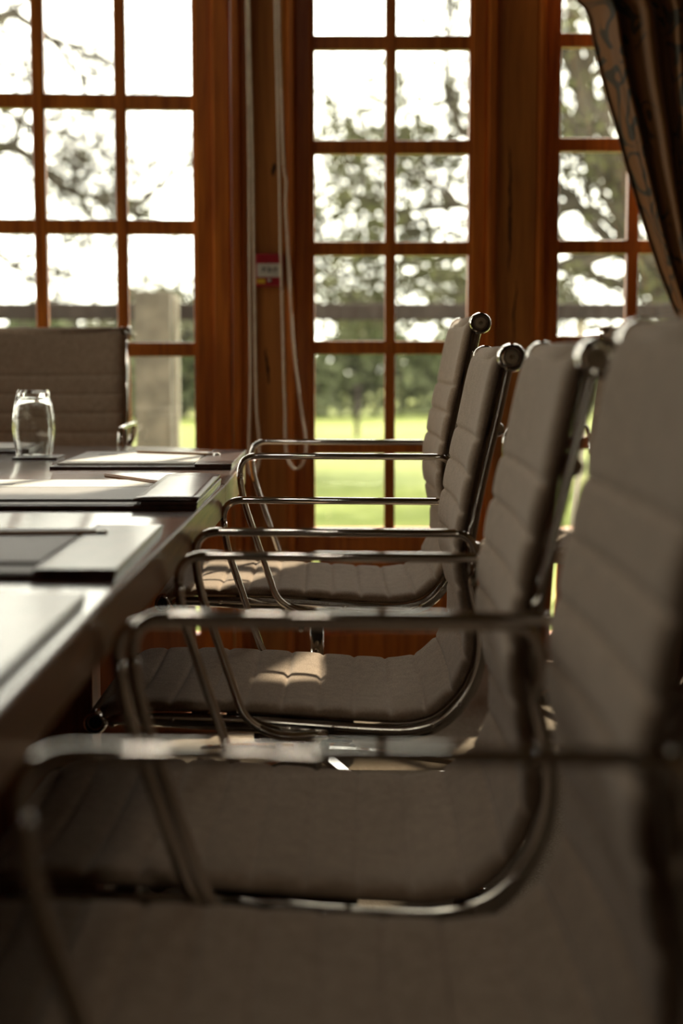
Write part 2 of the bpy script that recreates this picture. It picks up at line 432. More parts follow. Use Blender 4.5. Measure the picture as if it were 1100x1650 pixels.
# drying cracks in the posts (long thin dark splits)
def crack(px, y0, y1, wpx, seed, dy):
    rnd = random.Random(seed); bm = bmesh.new(); L = []; R = []
    n = 26; x = 0
    for i in range(n + 1):
        t = i / n; py = y0 + (y1 - y0) * t
        x += rnd.uniform(-1, 1) * 1.1; wd = wpx * math.sin(PI * t) ** .7 * rnd.uniform(.5, 1) + .25
        a = pix(px + x - wd / 2, py, Y=WY - dy - .001); b = pix(px + x + wd / 2, py, Y=WY - dy - .001)
        L.append((bm.verts.new(a), bm.verts.new((a.x, a.y + .006, a.z)))); R.append((bm.verts.new(b), bm.verts.new((b.x, b.y + .006, b.z))))
    for i in range(n):
        bm.faces.new((L[i][0], R[i][0], R[i + 1][0], L[i + 1][0]))
        bm.faces.new((L[i][0], L[i + 1][0], L[i + 1][1], L[i][1])); bm.faces.new((R[i][0], R[i][1], R[i + 1][1], R[i + 1][0]))
    return bm
M_CRACK = plain('crack_shadow_wood', (.03, .012, .004), .9)
for k, a in enumerate([(429, 560, 620, 5, 3, .035), (820, 235, 440, 4, 5, .040), (833, 450, 560, 2.5, 8, .040), (443, 262, 284, 8, 9, .035)]):
    o = struct('trim_%d' % (9 + k), crack(*a), M_CRACK)

# ceiling lights (outside the picture, they put the bright dots on the chrome)
cl = empty('ceiling_light', (-.42, 1.0, ZC)); tag(cl, 'round recessed ceiling downlight between the table and the nearest chairs', 'ceiling light', 'ceiling downlights')
bm = bmesh.new(); lathe(bm, [(.055, -.004), (.07, -.006), (.072, 0), (.055, 0)], 24, close=True); obj('trim_ring', bm, M_SILVER, cl)
m, t, b = mat('lamp_lens', (1, 1, 1), .5); b.inputs['Emission Color'].default_value = (1, .9, .74, 1); b.inputs['Emission Strength'].default_value = 40
bm = bmesh.new(); lathe(bm, [(0, -.002), (.055, -.002)], 24); obj('lens', bm, m, cl)
for p, lb in (((-.20, 1.6), 'round recessed ceiling downlight above the second nearest chair'), ((-.10, .2), 'round recessed ceiling downlight behind the camera')):
    c = copy_tree(cl); c.location = (p[0], p[1], ZC); c['label'] = lb

# ------------------------------------------------------------------ chairs
PATH = [(-.362, .388), (-.345, .404), (-.322, .4095), (-.261, .4105), (-.208, .4095), (-.131, .4065), (-.06, .402), (-.005, .398), (.062, .394), (.105, .395),
        (.142, .408), (.174, .442), (.190, .480), (.194, .517), (.188, .556), (.180, .595), (.176, .633), (.179, .675), (.194, .757), (.212, .836), (.224, .893), (.2285, .9125), (.2345, .9255), (.246, .931)]
pp = catmull([(x, 0, z) for x, z in PATH], .004)
# resample by arc length
acc = [0]
for a, b in zip(pp, pp[1:]): acc.append(acc[-1] + (b - a).length)
LEN = acc[-1]
def at_s(s):
    s = max(0, min(LEN, s))
    lo = 0
    for i in range(len(acc) - 1):
        if acc[i + 1] >= s: lo = i; break
    t = (s - acc[lo]) / max(1e-9, acc[lo + 1] - acc[lo])
    return pp[lo].lerp(pp[lo + 1], t)
def frame_s(s):
    p = at_s(s); T = (at_s(s + .006) - at_s(s - .006)).normalized()
    N = Vector((-T.z, 0, T.x))           # towards the sitter
    return p, T, N
# seams: the long top panel, then even ribs all the way down to the front
TOPPANEL = .135; RIB = .0545
seams = [LEN - TOPPANEL - k * RIB for k in range(40) if LEN - TOPPANEL - k * RIB > .06]
seams.reverse()
edges = [0.0] + seams + [LEN]
HW = .218
SPLIT = min(seams, key=lambda s: abs(s - .565))
def sling(s0, s1):
    bm = bmesh.new()
    ss = []
    for a, b in zip(edges, edges[1:]):
        if a >= s1 - 1e-6 or b <= s0 + 1e-6: continue
        w_ = b - a; near = [0, .0018, .0038, .0065, .0105]
        ks = near + [.0105 + (w_ - .021) * k / 5 for k in range(1, 5)] + [w_ - q for q in reversed(near[1:])]
        if w_ > .08: ks = near + [.0105 + (w_ - .021) * k / 14 for k in range(1, 14)] + [w_ - q for q in reversed(near[1:])]
        if w_ < .022: ks = [0, w_ * .33, w_ * .66]
        ss += [(a + k, a, b) for k in ks]
    ss.append((s1, edges[edges.index(s1) - 1] if s1 in edges else 0, s1))
    tv = [-1, -.997, -.988, -.97, -.945, -.91, -.86, -.75, -.6, -.4, -.2, 0, .2, .4, .6, .75, .86, .91, .945, .97, .988, .997, 1]
    rings = []
    for s, a, b in ss:
        p, T, N = frame_s(s)
        ph = abs(math.sin(PI * (s - a) / max(1e-6, b - a)))
        # slightly flatter ends for the first/last panel
        dip = math.exp(-(min(s - a, b - s) / .0042) ** 2)
        end = 1.0
        ring = []
        for tt in tv:
            e = (1 - (max(0, abs(tt) - .86) / .14) ** 2) ** .5
            sag = .009 * (1 - tt * tt)
            d = .0036 * dip * e
            h = .0125 * e * end - d + .0015 * e * ph - sag
            ring.append(bm.verts.new(p + N * h + Vector((0, tt * HW, 0))))
        for tt in reversed(tv[1:-1]):
            e = (1 - (max(0, abs(tt) - .86) / .14) ** 2) ** .5
            sag = .009 * (1 - tt * tt)
            h = -.0075 * e - sag
            ring.append(bm.verts.new(p + N * h + Vector((0, tt * HW, 0))))
        rings.append(ring)
    n = len(rings[0])
    for a, b in zip(rings, rings[1:]):
        for k in range(n): bm.faces.new((a[k], a[(k + 1) % n], b[(k + 1) % n], b[k]))
    bm.faces.new(rings[0]); bm.faces.new(rings[-1])
    return bm

def rail_bm(side):
    bm = bmesh.new(); rings = []
    yc = side * .217
    sec = [(-.0045, -.0155), (-.006, -.013), (-.006, -.009), (-.0045, -.0065), (0, -.006), (.0045, -.0065), (.006, -.009), (.006, -.013), (.0045, -.0155), (0, -.0165)]
    n = 110
    for i in range(n + 1):
        s = .012 + (LEN - .030) * i / n
        p, T, N = frame_s(s)
        # the rail is deepest below the seat
        g = 1.2 + 1.0 * math.exp(-((s - .33) / .26) ** 4)
        rings.append([bm.verts.new(p + Vector((0, yc + a, 0)) + N * (-.006 + (h + .006) * g * 1.15)) for a, h in sec])
    m = len(sec)
    for a, b in zip(rings, rings[1:]):
        for k in range(m): bm.faces.new((a[k], a[(k + 1) % m], b[(k + 1) % m], b[k]))
    bm.faces.new(rings[0]); bm.faces.new(rings[-1])
    return bm

def roll_bm(px, pz, r):
    bm = bmesh.new()
    M = Matrix.Translation((px, 0, pz)) @ Matrix.Rotation(PI / 2, 4, 'X')
    lathe(bm, [(0, -.205), (r * .8, -.205), (r, -.200), (r, .200), (r * .8, .205), (0, .205)], 28, M)
    return bm
def cap_bm(px, pz, r, side):
    bm = bmesh.new()
    M = Matrix.Translation((px, side * .205, pz)) @ Matrix.Rotation(-side * PI / 2, 4, 'X')
    lathe(bm, [(0, 0), (r, 0), (r * 1.04, .004), (r * 1.04, .020), (r * .96, .0265), (r * .84, .027), (r * .76, .0235), (r * .72, .018), (0, .018)], 32, M)
    return bm
def capin_bm(px, pz, r, side):
    bm = bmesh.new()
    M = Matrix.Translation((px, side * (.205 + .0185), pz)) @ Matrix.Rotation(-side * PI / 2, 4, 'X')
    lathe(bm, [(0, 0), (r * .58, 0), (r * .58, .003), (r * .46, .0055), (r * .20, .0055), (r * .16, .002), (0, .002)], 28, M)
    return bm

chair = empty('office_chair', (0, 0, 0))
UP = []   # parts that go up and down with the gas lift
def part(name, bm, m, parent=None, up=True, **kw):
    o = obj(name, bm, m, parent or chair, **kw)
    if up and parent is None: UP.append(name)
    return o
part('seat', sling(0.0, SPLIT), M_FAB)
part('backrest', sling(SPLIT, LEN), M_FAB)
RT = .0200
tx, tz = .2462, .9275
part('top_roll', roll_bm(tx, tz, RT * .86), M_FAB)
part('front_roll', roll_bm(-.362, .391, .016), M_FAB)
for sd_ in (-1, 1):
    part('side_rail', rail_bm(sd_), M_CHROME, autos=35)
    c = part('end_cap', cap_bm(tx, tz, RT, sd_), M_CHROME, autos=30); obj('cap_disc', capin_bm(tx, tz, RT, sd_), M_CAPIN, c, autos=30)
    c = part('end_cap', cap_bm(-.362, .391, .0165, sd_), M_CHROME, autos=30); obj('cap_disc', capin_bm(-.362, .391, .0165, sd_), M_BLACK, c, autos=30)
    y = sd_ * .240
    arm = [(.190, sd_ * .226, .598), (.200, sd_ * .236, .632), (.186, y, .676 - .0015), (-.213, y, .6775), (-.213 + .006, y, .600), (-.140, y, .398), (-.095, y, .3755), (-.055, sd_ * .236, .3735), (-.02, sd_ * .228, .374)]
    bm = bmesh.new(); tube(bm, fillet(arm, [0, .02, .036, .065, .07, .035, .03, .02, 0], 10), .0063, 14); bmesh.ops.scale(bm, vec=(1, 1.3, 1), space=Matrix.Translation((0, -y, 0)), verts=bm.verts[:]); part('armrest', bm, M_CHROME)
# stretchers behind the back and below the seat
bm = bmesh.new()
def stretcher(s, off, r0, bulge):
    p, T, N = frame_s(s); pts = []; rad = []
    for k in range(17):
        t = -1 + k / 8
        pts.append(p + N * (off - bulge * (1 - t * t) ** .5) + Vector((0, t * .214, 0))); rad.append(r0 * (1 + .5 * abs(t) ** 4))
    tube(bm, pts, r0, 12, radii=rad)
stretcher(LEN - .115, -.010, .0085, .022); part('back_stretcher', bm, M_CHROME)
bm = bmesh.new(); stretcher(.30, -.012, .009, .03); part('seat_stretcher', bm, M_CHROME)
bm = bmesh.new(); stretcher(.16, -.012, .009, .03); part('seat_stretcher', bm, M_CHROME)
# little socket screws along the rails
for sd_ in (-1, 1):
    for s in (.12, .235, .36, .50, .545):
        p, T, N = frame_s(s); bm = bmesh.new()
        M = Matrix.Translation(p + N * -.0165 + Vector((0, sd_ * .2225, 0))) @ Matrix.Rotation(-sd_ * PI / 2, 4, 'X')
        lathe(bm, [(0, -.003), (.0042, -.003), (.0042, .0015), (.003, .003), (.0018, .003), (.0018, .001), (0, .001)], 14, M); part('screw', bm, M_CHROME, autos=30)
# tilt mechanism, gas column
CX = -.065
bm = bmesh.new(); box(bm, CX - .075, CX + .085, -.055, .055, .315, .368, .008); box(bm, CX - .12, CX + .13, -.03, .03, .345, .375, .005)
mech = part('tilt_mechanism', bm, M_BLACK, smooth=False)
bm = bmesh.new(); tube(bm, [(CX - .03, -.05, .34), (CX - .03, -.20, .335), (CX - .03, -.235, .342)], .005, 8); obj('lever', bm, M_CHROME, mech)
bm = bmesh.new(); lathe(bm, [(0, 0), (.014, 0), (.017, .004), (.017, .03), (.013, .036), (0, .036)], 20, Matrix.Translation((CX + .02, -.055, .338)) @ Matrix.Rotation(PI / 2, 4, 'X')); obj('tension_knob', bm, M_SILVER, mech)
bm = bmesh.new(); lathe(bm, [(0, .12), (.014, .12), (.014, .32), (0, .32)], 20, Matrix.Translation((CX, 0, 0))); part('gas_rod', bm, M_CHROME)
bm = bmesh.new(); lathe(bm, [(0, .06), (.032, .06), (.032, .105), (.026, .11), (.0245, .27), (.018, .275), (.0145, .275)], 24, Matrix.Translation((CX, 0, 0))); part('column_sleeve', bm, M_BLACK, up=False)
for k in range(5):
    a = 2.6 + k * 2 * PI / 5; c_, s_ = math.cos(a), math.sin(a)
    bm = bmesh.new(); rings = []
    for i in range(9):
        t = i / 8; r = .02 + .275 * t; hw = .022 - .010 * t; z1 = .110 - .035 * t ** 1.5; z0 = .070 - .012 * t
        rings.append([bm.verts.new((CX + c_ * r - s_ * q * hw, s_ * r + c_ * q * hw, z)) for q, z in ((-1, z0), (1, z0), (1, z1 - .006), (.6, z1), (-.6, z1), (-1, z1 - .006))])
    for A, B in zip(rings, rings[1:]):
        for j in range(6): bm.faces.new((A[j], A[(j + 1) % 6], B[(j + 1) % 6], B[j]))
    bm.faces.new(rings[0]); bm.faces.new(rings[-1])
    part('base_arm', bm, M_CHROME, up=False, autos=35)
    ex, ey = CX + c_ * .285, s_ * .285
    cast = empty('caster', (ex, ey, 0), a + .9 * k); cast.parent = chair
    bm = bmesh.new(); lathe(bm, [(0, .045), (.0085, .045), (.0085, .068), (0, .068)], 14); 
    box(bm, -.022, .024, -.005, .005, .020, .052, .003); obj('caster_fork', bm, M_CHROME, cast, autos=35)
    for q in (-1, 1):
        bm = bmesh.new(); lathe(bm, [(0, -.007), (.018, -.007), (.0235, -.004), (.0235, .004), (.018, .007), (0, .008)], 22, Matrix.Translation((.006, q * .0145, .0236)) @ Matrix.Rotation(-q * PI / 2, 4, 'X'))
        obj('caster_wheel', bm, M_BLACK, cast, autos=30)

def place(o, X_, Y_, rz, dz, label, group=None):
    o.location = (X_, Y_, 0); o.rotation_euler = (0, 0, rz); tag(o, label, 'chair')
    if group: o['group'] = group
    for c in children(o):
        if c.name.split('.')[0] in UP: c.location.z = dz
    return o
G = 'fabric office chairs in a row along the table'
rest = [('A', .014, 3.102, .013, .064, 'taupe ribbed fabric office chair with chrome arms, farthest of the row, beside the middle window'),
        ('B', 0, 2.4076, -.007, 0, 'taupe fabric office chair in sharp focus, second from the window in the row'),
        ('C', -.001, 1.662, -.015, 0, 'taupe office chair third from the window, its wide seat crossing the lower middle'),
        ('D', .017, 1.127, -.0025, .015, 'blurred taupe office chair nearest the camera, its backrest filling the right edge')]
protos = [chair] + [copy_tree(chair) for _ in range(3)]
others = [copy_tree(chair) for _ in range(2)]
for o, (k, x, y, a, dz, lab) in zip(protos, rest): place(o, x, y, a, dz, lab, G)
place(others[0], -.822, 4.105, PI / 2 + .05, .066, 'dark backlit fabric office chair at the far head of the table, behind the glass')
place(others[1], .735, 3.84, .87, .064, 'shaded fabric office chair by the right window, half hidden behind the nearest chairs')

# ------------------------------------------------------------------ table
TZ = .70; TH = .058; KT = 1.15   # the far half stretches with the lower top
tab = empty('meeting_table', (-.85, 1.8, 0))
tag(tab, 'long dark veneered meeting table with a glossy thick edge and rounded far end', 'table')
end = [(x * KT, y * KT) for x, y in [(-.182, 2.362), (-.184, 2.7), (-.189, 2.95), (-.200, 3.06), (-.232, 3.17), (-.30, 3.27), (-.42, 3.345), (-.56, 3.375), (-.77, 3.39)]]
def slab(poly, z0, z1, r=.004):
    bm = bmesh.new(); n = len(poly)
    def ring(ins, z):
        vs = []
        for i, p in enumerate(poly):
            a, b = Vector(poly[i - 1]), Vector(poly[(i + 1) % n]); q = Vector(p)
            e1 = (q - a).normalized(); e2 = (b - q).normalized()
            nn = (Vector((-e1.y, e1.x)) + Vector((-e2.y, e2.x))).normalized()
            vs.append(bm.verts.new((q.x + nn.x * ins, q.y + nn.y * ins, z)))
        return vs
    R = [ring(r * 1.2, z0), ring(0, z0 + r), ring(0, z1 - r), ring(r * .4, z1 - r * .3), ring(r * 1.2, z1)]
    for A, B in zip(R, R[1:]):
        for i in range(n): bm.faces.new((A[i], A[(i + 1) % n], B[(i + 1) % n], B[i]))
    bm.faces.new(R[0]); bm.faces.new(R[-1]); return bm
def toTab(bm):
    bmesh.ops.translate(bm, vec=(.85, -1.8, 0), verts=bm.verts[:]); return bm
mir = lambda L: [(-1.77 - x, y) for x, y in reversed(L)]
YS = 2.357 * KT; XE = end[0][0]; XN = -.195 * KT
polyA = [(XN, -1.0), (XN, 1.45), (XE, YS - .0015), (-1.77 - XE, YS - .0015), (-1.77 - XN, 1.45), (-1.77 - XN, -1.0)]
smooth_end = [(v.x, v.y) for v in catmull([(x, y, 0) for x, y in end[1:]], .03)]
polyB = [(XE, YS + .0015)] + smooth_end + mir(smooth_end)[1:] + [(-1.77 - XE, YS + .0015)]
top = obj('tabletop', toTab(slab(polyA, TZ - TH, TZ)), M_TABLE, tab, autos=25)
top2 = obj('tabletop', toTab(slab(polyB, TZ - TH, TZ)), M_TABLE, tab, autos=25)
for o in (top, top2):      # edge faces take a brighter orange veneer, reflected glow put into its colour
    o.data.materials.append(M_EDGE)
    for p in o.data.polygons:
        if abs(p.normal.z) < .5: p.material_index = 1
# pedestal panels with plinths
def ped(x0, x1, y0, y1, plin=None):
    bm = bmesh.new(); box(bm, x0, x1, y0, y1, .0, TZ - TH, .004); return obj('pedestal', toTab(bm), M_PED, tab, smooth=False)
ped(-1.25, -.415, 2.47, 2.56); ped(-1.25, -.415, 1.52, 1.60); ped(-1.40, -.37, 3.73, 3.80)
bm = bmesh.new(); box(bm, -.94, -.84, -.2, 3.0, .30, TZ - TH); obj('stretcher_beam', toTab(bm), M_PED, tab, smooth=False)
bm = bmesh.new(); box(bm, -1.47, -.300, 3.66, 3.88, 0, .05, .004); obj('plinth', toTab(bm), M_PED, tab, smooth=False)

# ------------------------------------------------------------------ things on the table
def pad(x0, x1, y0, y1, band=.075, flip=False, paper=True, rot=0):
    """desk pad: leather board, blotter, band of folded leather along its right side, papers"""
    x0, x1, y0, y1 = x0 * KT, x1 * KT, y0 * KT, y1 * KT
    cx, cy = (x0 + x1) / 2, (y0 + y1) / 2; hw, hd = (x1 - x0) / 2, (y1 - y0) / 2
    r = empty('desk_pad', (cx, cy, TZ), rot)
    bm = bmesh.new(); box(bm, -hw, hw, -hd, hd, 0, .007, .002); obj('leather_board', bm, M_LEATHER, r, smooth=False)
    bm = bmesh.new(); box(bm, -hw + .006, hw - .008, -hd + .006, hd - .006, .007, .0082); obj('blotter', bm, M_BOARD, r, smooth=False)
    bm = bmesh.new(); box(bm, hw - band, hw + .001, -hd - .001, hd + .001, .0065, .0125, .002); b1 = obj('leather_band', bm, M_LEATHER, r, smooth=False)
    bm = bmesh.new()
    for k in range(int((y1 - y0) / .007)):
        y = -hd + .008 + k * .007; box(bm, hw - band + .004, hw - band + .0052, y, y + .004, .0120, .0130)
    obj('stitching', bm, M_BOARD, b1, smooth=False)
    return r, hw, hd
def paper(name, root, x0, x1, y0, y1, z, m, rot=0):
    bm = bmesh.new(); box(bm, x0, x1, y0, y1, z, z + .0012); o = obj(name, bm, m, None, smooth=False)
    o.location = root.location; o.rotation_euler = (0, 0, rot); return o
def pencil(name, a, b, label, group, tip=True, z=.0):
    a = Vector(a); b = Vector(b); L = (b - a).length
    r = empty(name, a); r.rotation_euler = (b - a).to_track_quat('X', 'Z').to_euler()
    bm = bmesh.new(); tube(bm, [(0, 0, 0), (L * .97, 0, 0)], .0043, 6); obj('shaft', bm, M_PENCIL, r, smooth=False)
    bm = bmesh.new(); tube(bm, [(L * .97, 0, 0), (L * 1.05, 0, 0)], .0042, 12); obj('ferrule', bm, M_SILVER, r)
    tag(r, label, 'pencil', group); return r

GP = 'leather desk pads along the table'
P1, h1, d1 = pad(-.515, -.194, 2.655, 3.055); tag(P1, 'dark leather desk pad with white papers, at the rounded far end of the table', 'desk pad', GP)
P2, h2, d2 = pad(-.575, -.188, 1.955, 2.345, .085); tag(P2, 'dark leather desk pad second from the far end, its leather flap standing up', 'desk pad', GP)
P3, h3, d3 = pad(-.560, -.202, 1.335, 1.692, .085); tag(P3, 'dark leather desk pad with grey sheet in the middle of the table edge', 'desk pad', GP)
P4, h4, d4 = pad(-.560, -.206, .800, 1.203, .085); tag(P4, 'blurred leather desk pad nearest the camera at the left edge', 'desk pad', GP)
P5, h5, d5 = pad(-.99, -.645, 3.10, 3.34, .02); tag(P5, 'dark leather desk pad at the head of the table, behind the glass', 'desk pad', GP)

def sheets(name, root, hw, hd, x0, x1, y0, y1, m, label, group, z=.0084, th=.0035, lines=None):
    bm = bmesh.new(); box(bm, x0, x1, y0, y1, z, z + th, .0004); e = empty(name, root.location, root.rotation_euler.z)
    obj('sheets', bm, m, e, smooth=False)
    if lines:
        bm = bmesh.new(); box(bm, *lines, z + th, z + th + .0002); obj('printed_line', bm, M_GREYINK, e, smooth=False)
    tag(e, label, 'paper', group); return e
sheets('paper_stack', P1, h1, d1, -h1 + .012, h1 - .080, -d1 + .02, d1 - .07, M_PAPER, 'white paper stack with a small printed heading, on the farthest right desk pad', None, lines=(-.13, -.09, .05, .085))
sheets('paper_stack', P2, h2, d2, -h2 + .010, h2 - .100, d2 - .18, d2 - .03, M_PAPER, 'white papers below the gold pencil on the second desk pad', None, lines=(-.18, -.12, .08, .11))
sheets('grey_folder', P2, h2, d2, -h2 + .010, h2 - .086, -d2 + .05, d2 - .185, M_BOARD, 'grey sheet lying in front of the white papers on the second desk pad', None)
sheets('grey_folder', P3, h3, d3, -h3 + .010, h3 - .090, -d3 + .06, d3 - .05, M_BOARD, 'grey sheet on the middle desk pad below a brown pencil', None)
sheets('paper_stack', P4, h4, d4, -h4 + .010, h4 - .090, -d4 + .04, d4 - .03, M_BOARD, 'blurred pale sheet on the desk pad nearest the camera', None)
sheets('paper_stack', P5, h5, d5, -h5 + .012, h5 - .030, -d5 + .02, d5 - .03, M_PAPER, 'white paper on the desk pad at the head of the table', None)

z_ = TZ + .013
a = pix(222, 729, z=z_); b = pix(347, 733, z=z_); pencil('pencil', a, b, 'long wooden pencil along the back of the farthest desk pad', None)
a = pix(171, 766, z=z_); b = pix(276, 781, z=z_); pencil('pencil', a, b, 'gold brown pencil with a silver end lying slantwise on the second desk pad', None)
a = pix(-60, 861, z=z_); b = pix(162, 859, z=z_); pencil('pencil', a, b, 'blurred brown pencil with pale end on the middle desk pad', None)

# raised flap of leather on the second pad
bm = bmesh.new()
vs = []
for j in range(9):
    v_ = j / 8; y = (1.958 + (2.343 - 1.958) * v_) * KT; row = []
    for i in range(9):
        u = i / 8; x = (-.272 + (.0835) * u) * KT
        z = TZ + .016 + .003 * math.sin(PI * u) * (.2 + .8 * v_) + .003 * v_
        row.append((bm.verts.new((x, y, z)), bm.verts.new((x, y, z - .003))))
    vs.append(row)
for j in range(8):
    for i in range(8):
        bm.faces.new([vs[j][i][0], vs[j][i + 1][0], vs[j + 1][i + 1][0], vs[j + 1][i][0]]); bm.faces.new([vs[j][i][1], vs[j + 1][i][1], vs[j + 1][i + 1][1], vs[j][i + 1][1]])
for j in range(8):
    for i in (0, 8): bm.faces.new([vs[j][i][0], vs[j][i][1], vs[j + 1][i][1], vs[j + 1][i][0]])
for i in range(8):
    for j in (0, 8): bm.faces.new([vs[j][i][0], vs[j][i + 1][0], vs[j][i + 1][1], vs[j][i][1]])
bmesh.ops.translate(bm, vec=-P2.location, verts=bm.verts[:]); obj('leather_flap', bm, M_LEATHER, P2)

# tumbler upside down on a coaster
gx, gy = -.603 * KT, 2.96 * KT
co = bmesh.new(); box(co, -.050, .050, -.050, .050, 0, .005, .0015)
o = obj('coaster', co, M_LEATHER, None, smooth=False); o.location = (gx + .01, gy, TZ); tag(o, 'square dark leather coaster under the upturned glass', 'coaster')
outer = [(.0345, 0), (.0365, .012), (.0395, .035), (.0415, .055), (.0405, .078), (.0370, .100), (.0335, .114), (.0305, .127), (.0290, .1295)]
inner = [(.0, .116), (.026, .1155), (.0295, .110), (.0345, .097), (.0380, .078), (.0390, .055), (.0370, .035), (.0340, .012), (.0322, .001), (.0333, 0)]
inner = [(r * KT, z * KT) for r, z in inner]; outer = [(r * KT, z * KT) for r, z in outer]
bm = bmesh.new(); lathe(bm, inner + outer + [(0, .1295 * KT)], 64)
o = obj('drinking_glass', bm, M_TUMBLER, None, autos=50); o.location = (gx, gy, TZ + .0052)
tag(o, 'clear barrel shaped drinking glass standing upside down on a coaster', 'glass')

# ------------------------------------------------------------------ blind cords, call point
def chain(pts, Y, r=.0030, pitch=.0054):
    P3_ = catmull([pix(x, y, Y=Y + dy) for (x, y, dy) in pts], .0012)
    d = 0; beads = []; last = P3_[0]
    for a, b in zip(P3_, P3_[1:]):
        d += (b - a).length
        if d >= pitch: beads.append(b); d = 0
    bm = bmesh.new()
    tube(bm, P3_[::4] + [P3_[-1]], r * .35, 5)
    verts = []; faces = []
    for p in beads:
        s = len(verts); verts.append(p + Vector((0, 0, r)));
        for q in (.5, -.5):
            for k in range(7):
                a = 2 * PI * k / 7; verts.append(p + Vector((math.cos(a) * r * 1.35, math.sin(a) * r * 1.35, q * r)))
        verts.append(p - Vector((0, 0, r)))
        for k in range(7):
            k2 = (k + 1) % 7
            faces += [(s, s + 1 + k, s + 1 + k2), (s + 1 + k, s + 8 + k, s + 8 + k2, s + 1 + k2), (s + 8 + k, s + 15, s + 8 + k2)]
    n0 = len(bm.verts); vv = [bm.verts.new(v) for v in verts]
    for f in faces: bm.faces.new([vv[i] for i in f])
    return bm
CY = 4.28
o = obj('blind_cord', chain([(399, -60, 0), (401, 0, 0), (404, 125, 0), (407, 250, 0), (409, 400, 0), (411, 520, 0), (412, 600, 0), (413.5, 660, 0), (417, 700, 0), (418, 735, 0), (414, 757, .005), (408, 766, .012), (402, 757, .02), (401, 720, .025), (403.5, 600, .025), (402, 430, .025), (401, 250, .025), (397, 0, .025), (395, -60, .025)], CY), M_CORD)
tag(o, 'cream beaded blind cord hanging in a narrow loop, left of the red box', 'blind cord')
o = obj('blind_cord', chain([(442, -60, 0), (443, 0, 0), (446, 130, 0), (449.5, 260, 0), (452, 400, 0), (454.5, 500, 0), (457, 600, 0), (459, 660, 0), (459.5, 710, 0), (463, 738, .0), (471, 753, .004), (479, 755, .008), (487, 748, .012), (492, 730, .016), (492, 705, .018), (486, 665, .02), (479, 610, .02), (473, 560, .02), (467, 470, .02), (463, 390, .02), (460, 330, .02), (461, 292, .02), (457, 260, .022), (451, 100, .026), (447, -60, .028)], CY), M_CORD)
tag(o, 'cream beaded blind cord hanging in a wide loop, right of the red box', 'blind cord')

cp = pix(435, 436, Y=WY - .035); cpo = empty('alarm_call_point', cp); tag(cpo, 'small red box with a white label fixed to the wooden post between the windows', 'call point')
s = 4.465 / F
bm = bmesh.new(); box(bm, -22 * s, 22 * s, -.030, 0, -26 * s, 26 * s, .005); obj('housing', bm, M_RED, cpo, smooth=False)
bm = bmesh.new(); box(bm, -20 * s, 20 * s, -.0335, -.029, -11 * s, 10 * s, .0015); lab = obj('label_plate', bm, M_WHITE, cpo, smooth=False)
cu = bpy.data.curves.new('lettering', 'FONT'); cu.body = 'P B P'; cu.size = .020; cu.align_x = 'CENTER'; cu.align_y = 'CENTER'; cu.extrude = .0004
to = bpy.data.objects.new('lettering', cu); COL.objects.link(to)
dg = bpy.context.evaluated_depsgraph_get(); me = bpy.data.meshes.new_from_object(to.evaluated_get(dg)); bpy.data.objects.remove(to)
o = link('lettering', me, M_INK, lab, False); o.location = (0, -.0338, 0); o.rotation_euler = (PI / 2, 0, 0)
bm = bmesh.new(); box(bm, -20 * s, -7 * s, -.0325, -.029, -21 * s, -14 * s, .001); obj('yellow_mark', bm, M_YELLOW, cpo, smooth=False)
bm = bmesh.new(); lathe(bm, [(0, 0), (.005, 0), (.005, .003), (0, .003)], 16, Matrix.Translation((0, -.030, -16 * s)) @ Matrix.Rotation(PI / 2, 4, 'X')); obj('round_button', bm, M_WHITE, cpo)

# ------------------------------------------------------------------ curtain
left = [(838, -330), (842, -170), (852, -80), (895, -30), (944, 8), (958, 62), (975, 135), (995, 205), (1010, 265), (1027, 325), (1045, 385), (1063, 440), (1080, 485), (1096, 525), (1108, 560)]  # points above the frame flare left, added to keep sun off the seats
CYc = 4.26
bm = bmesh.new(); uvl = bm.loops.layers.uv.new('UVMap')
rows = catmull([Vector((pix(x, y, Y=CYc).x, 0, pix(x, y, Y=CYc).z)) for x, y in left], .03)
zt, ztie = rows[0].z, rows[-1].z
low = [Vector((rows[-1].x + (.02 + .0 * k) - .06 * math.sin(k / 14 * PI / 2), 0, ztie + (0.02 - ztie) * k / 14)) for k in range(1, 15)]
allrows = rows + low
NU = 150; grid = []
for j, p in enumerate(allrows):
    z = p.z
    k = max(0, min(1, (z - ztie) / (zt - ztie)))      # 1 top, 0 tie
    xr = (1.19 + .62 * k ** .9) if j < len(rows) else 1.22 + .05 * min(1, (ztie - z))
    row = []
    for i in range(NU + 1):
        u = i / NU
        x = p.x + (xr - p.x) * (u + .012 * math.sin(u * 40))
        amp = .022 + .028 * k if j < len(rows) else .03
        y = CYc + amp * math.sin(u * 2 * PI * 9 + .9 * math.sin(3 * k) + 1.3 * math.sin(u * 9)) + .012 * math.sin(u * 2 * PI * 21 + 2 * k)
        row.append(bm.verts.new((x, y, z)))
    grid.append(row)
for j in range(len(grid) - 1):
    for i in range(NU):
        f = bm.faces.new((grid[j][i], grid[j][i + 1], grid[j + 1][i + 1], grid[j + 1][i]))
        for l, (ii, jj) in zip(f.loops, ((i, j), (i + 1, j), (i + 1, j + 1), (i, j + 1))):
            l[uvl].uv = (ii / NU * 1.9, allrows[jj].z)
o = obj('curtain', bm, M_CURTAIN)
so = o.modifiers.new('thickness', 'SOLIDIFY'); so.thickness = .003
tag(o, 'bronze brown patterned curtain drawn back at the right window', 'curtain')

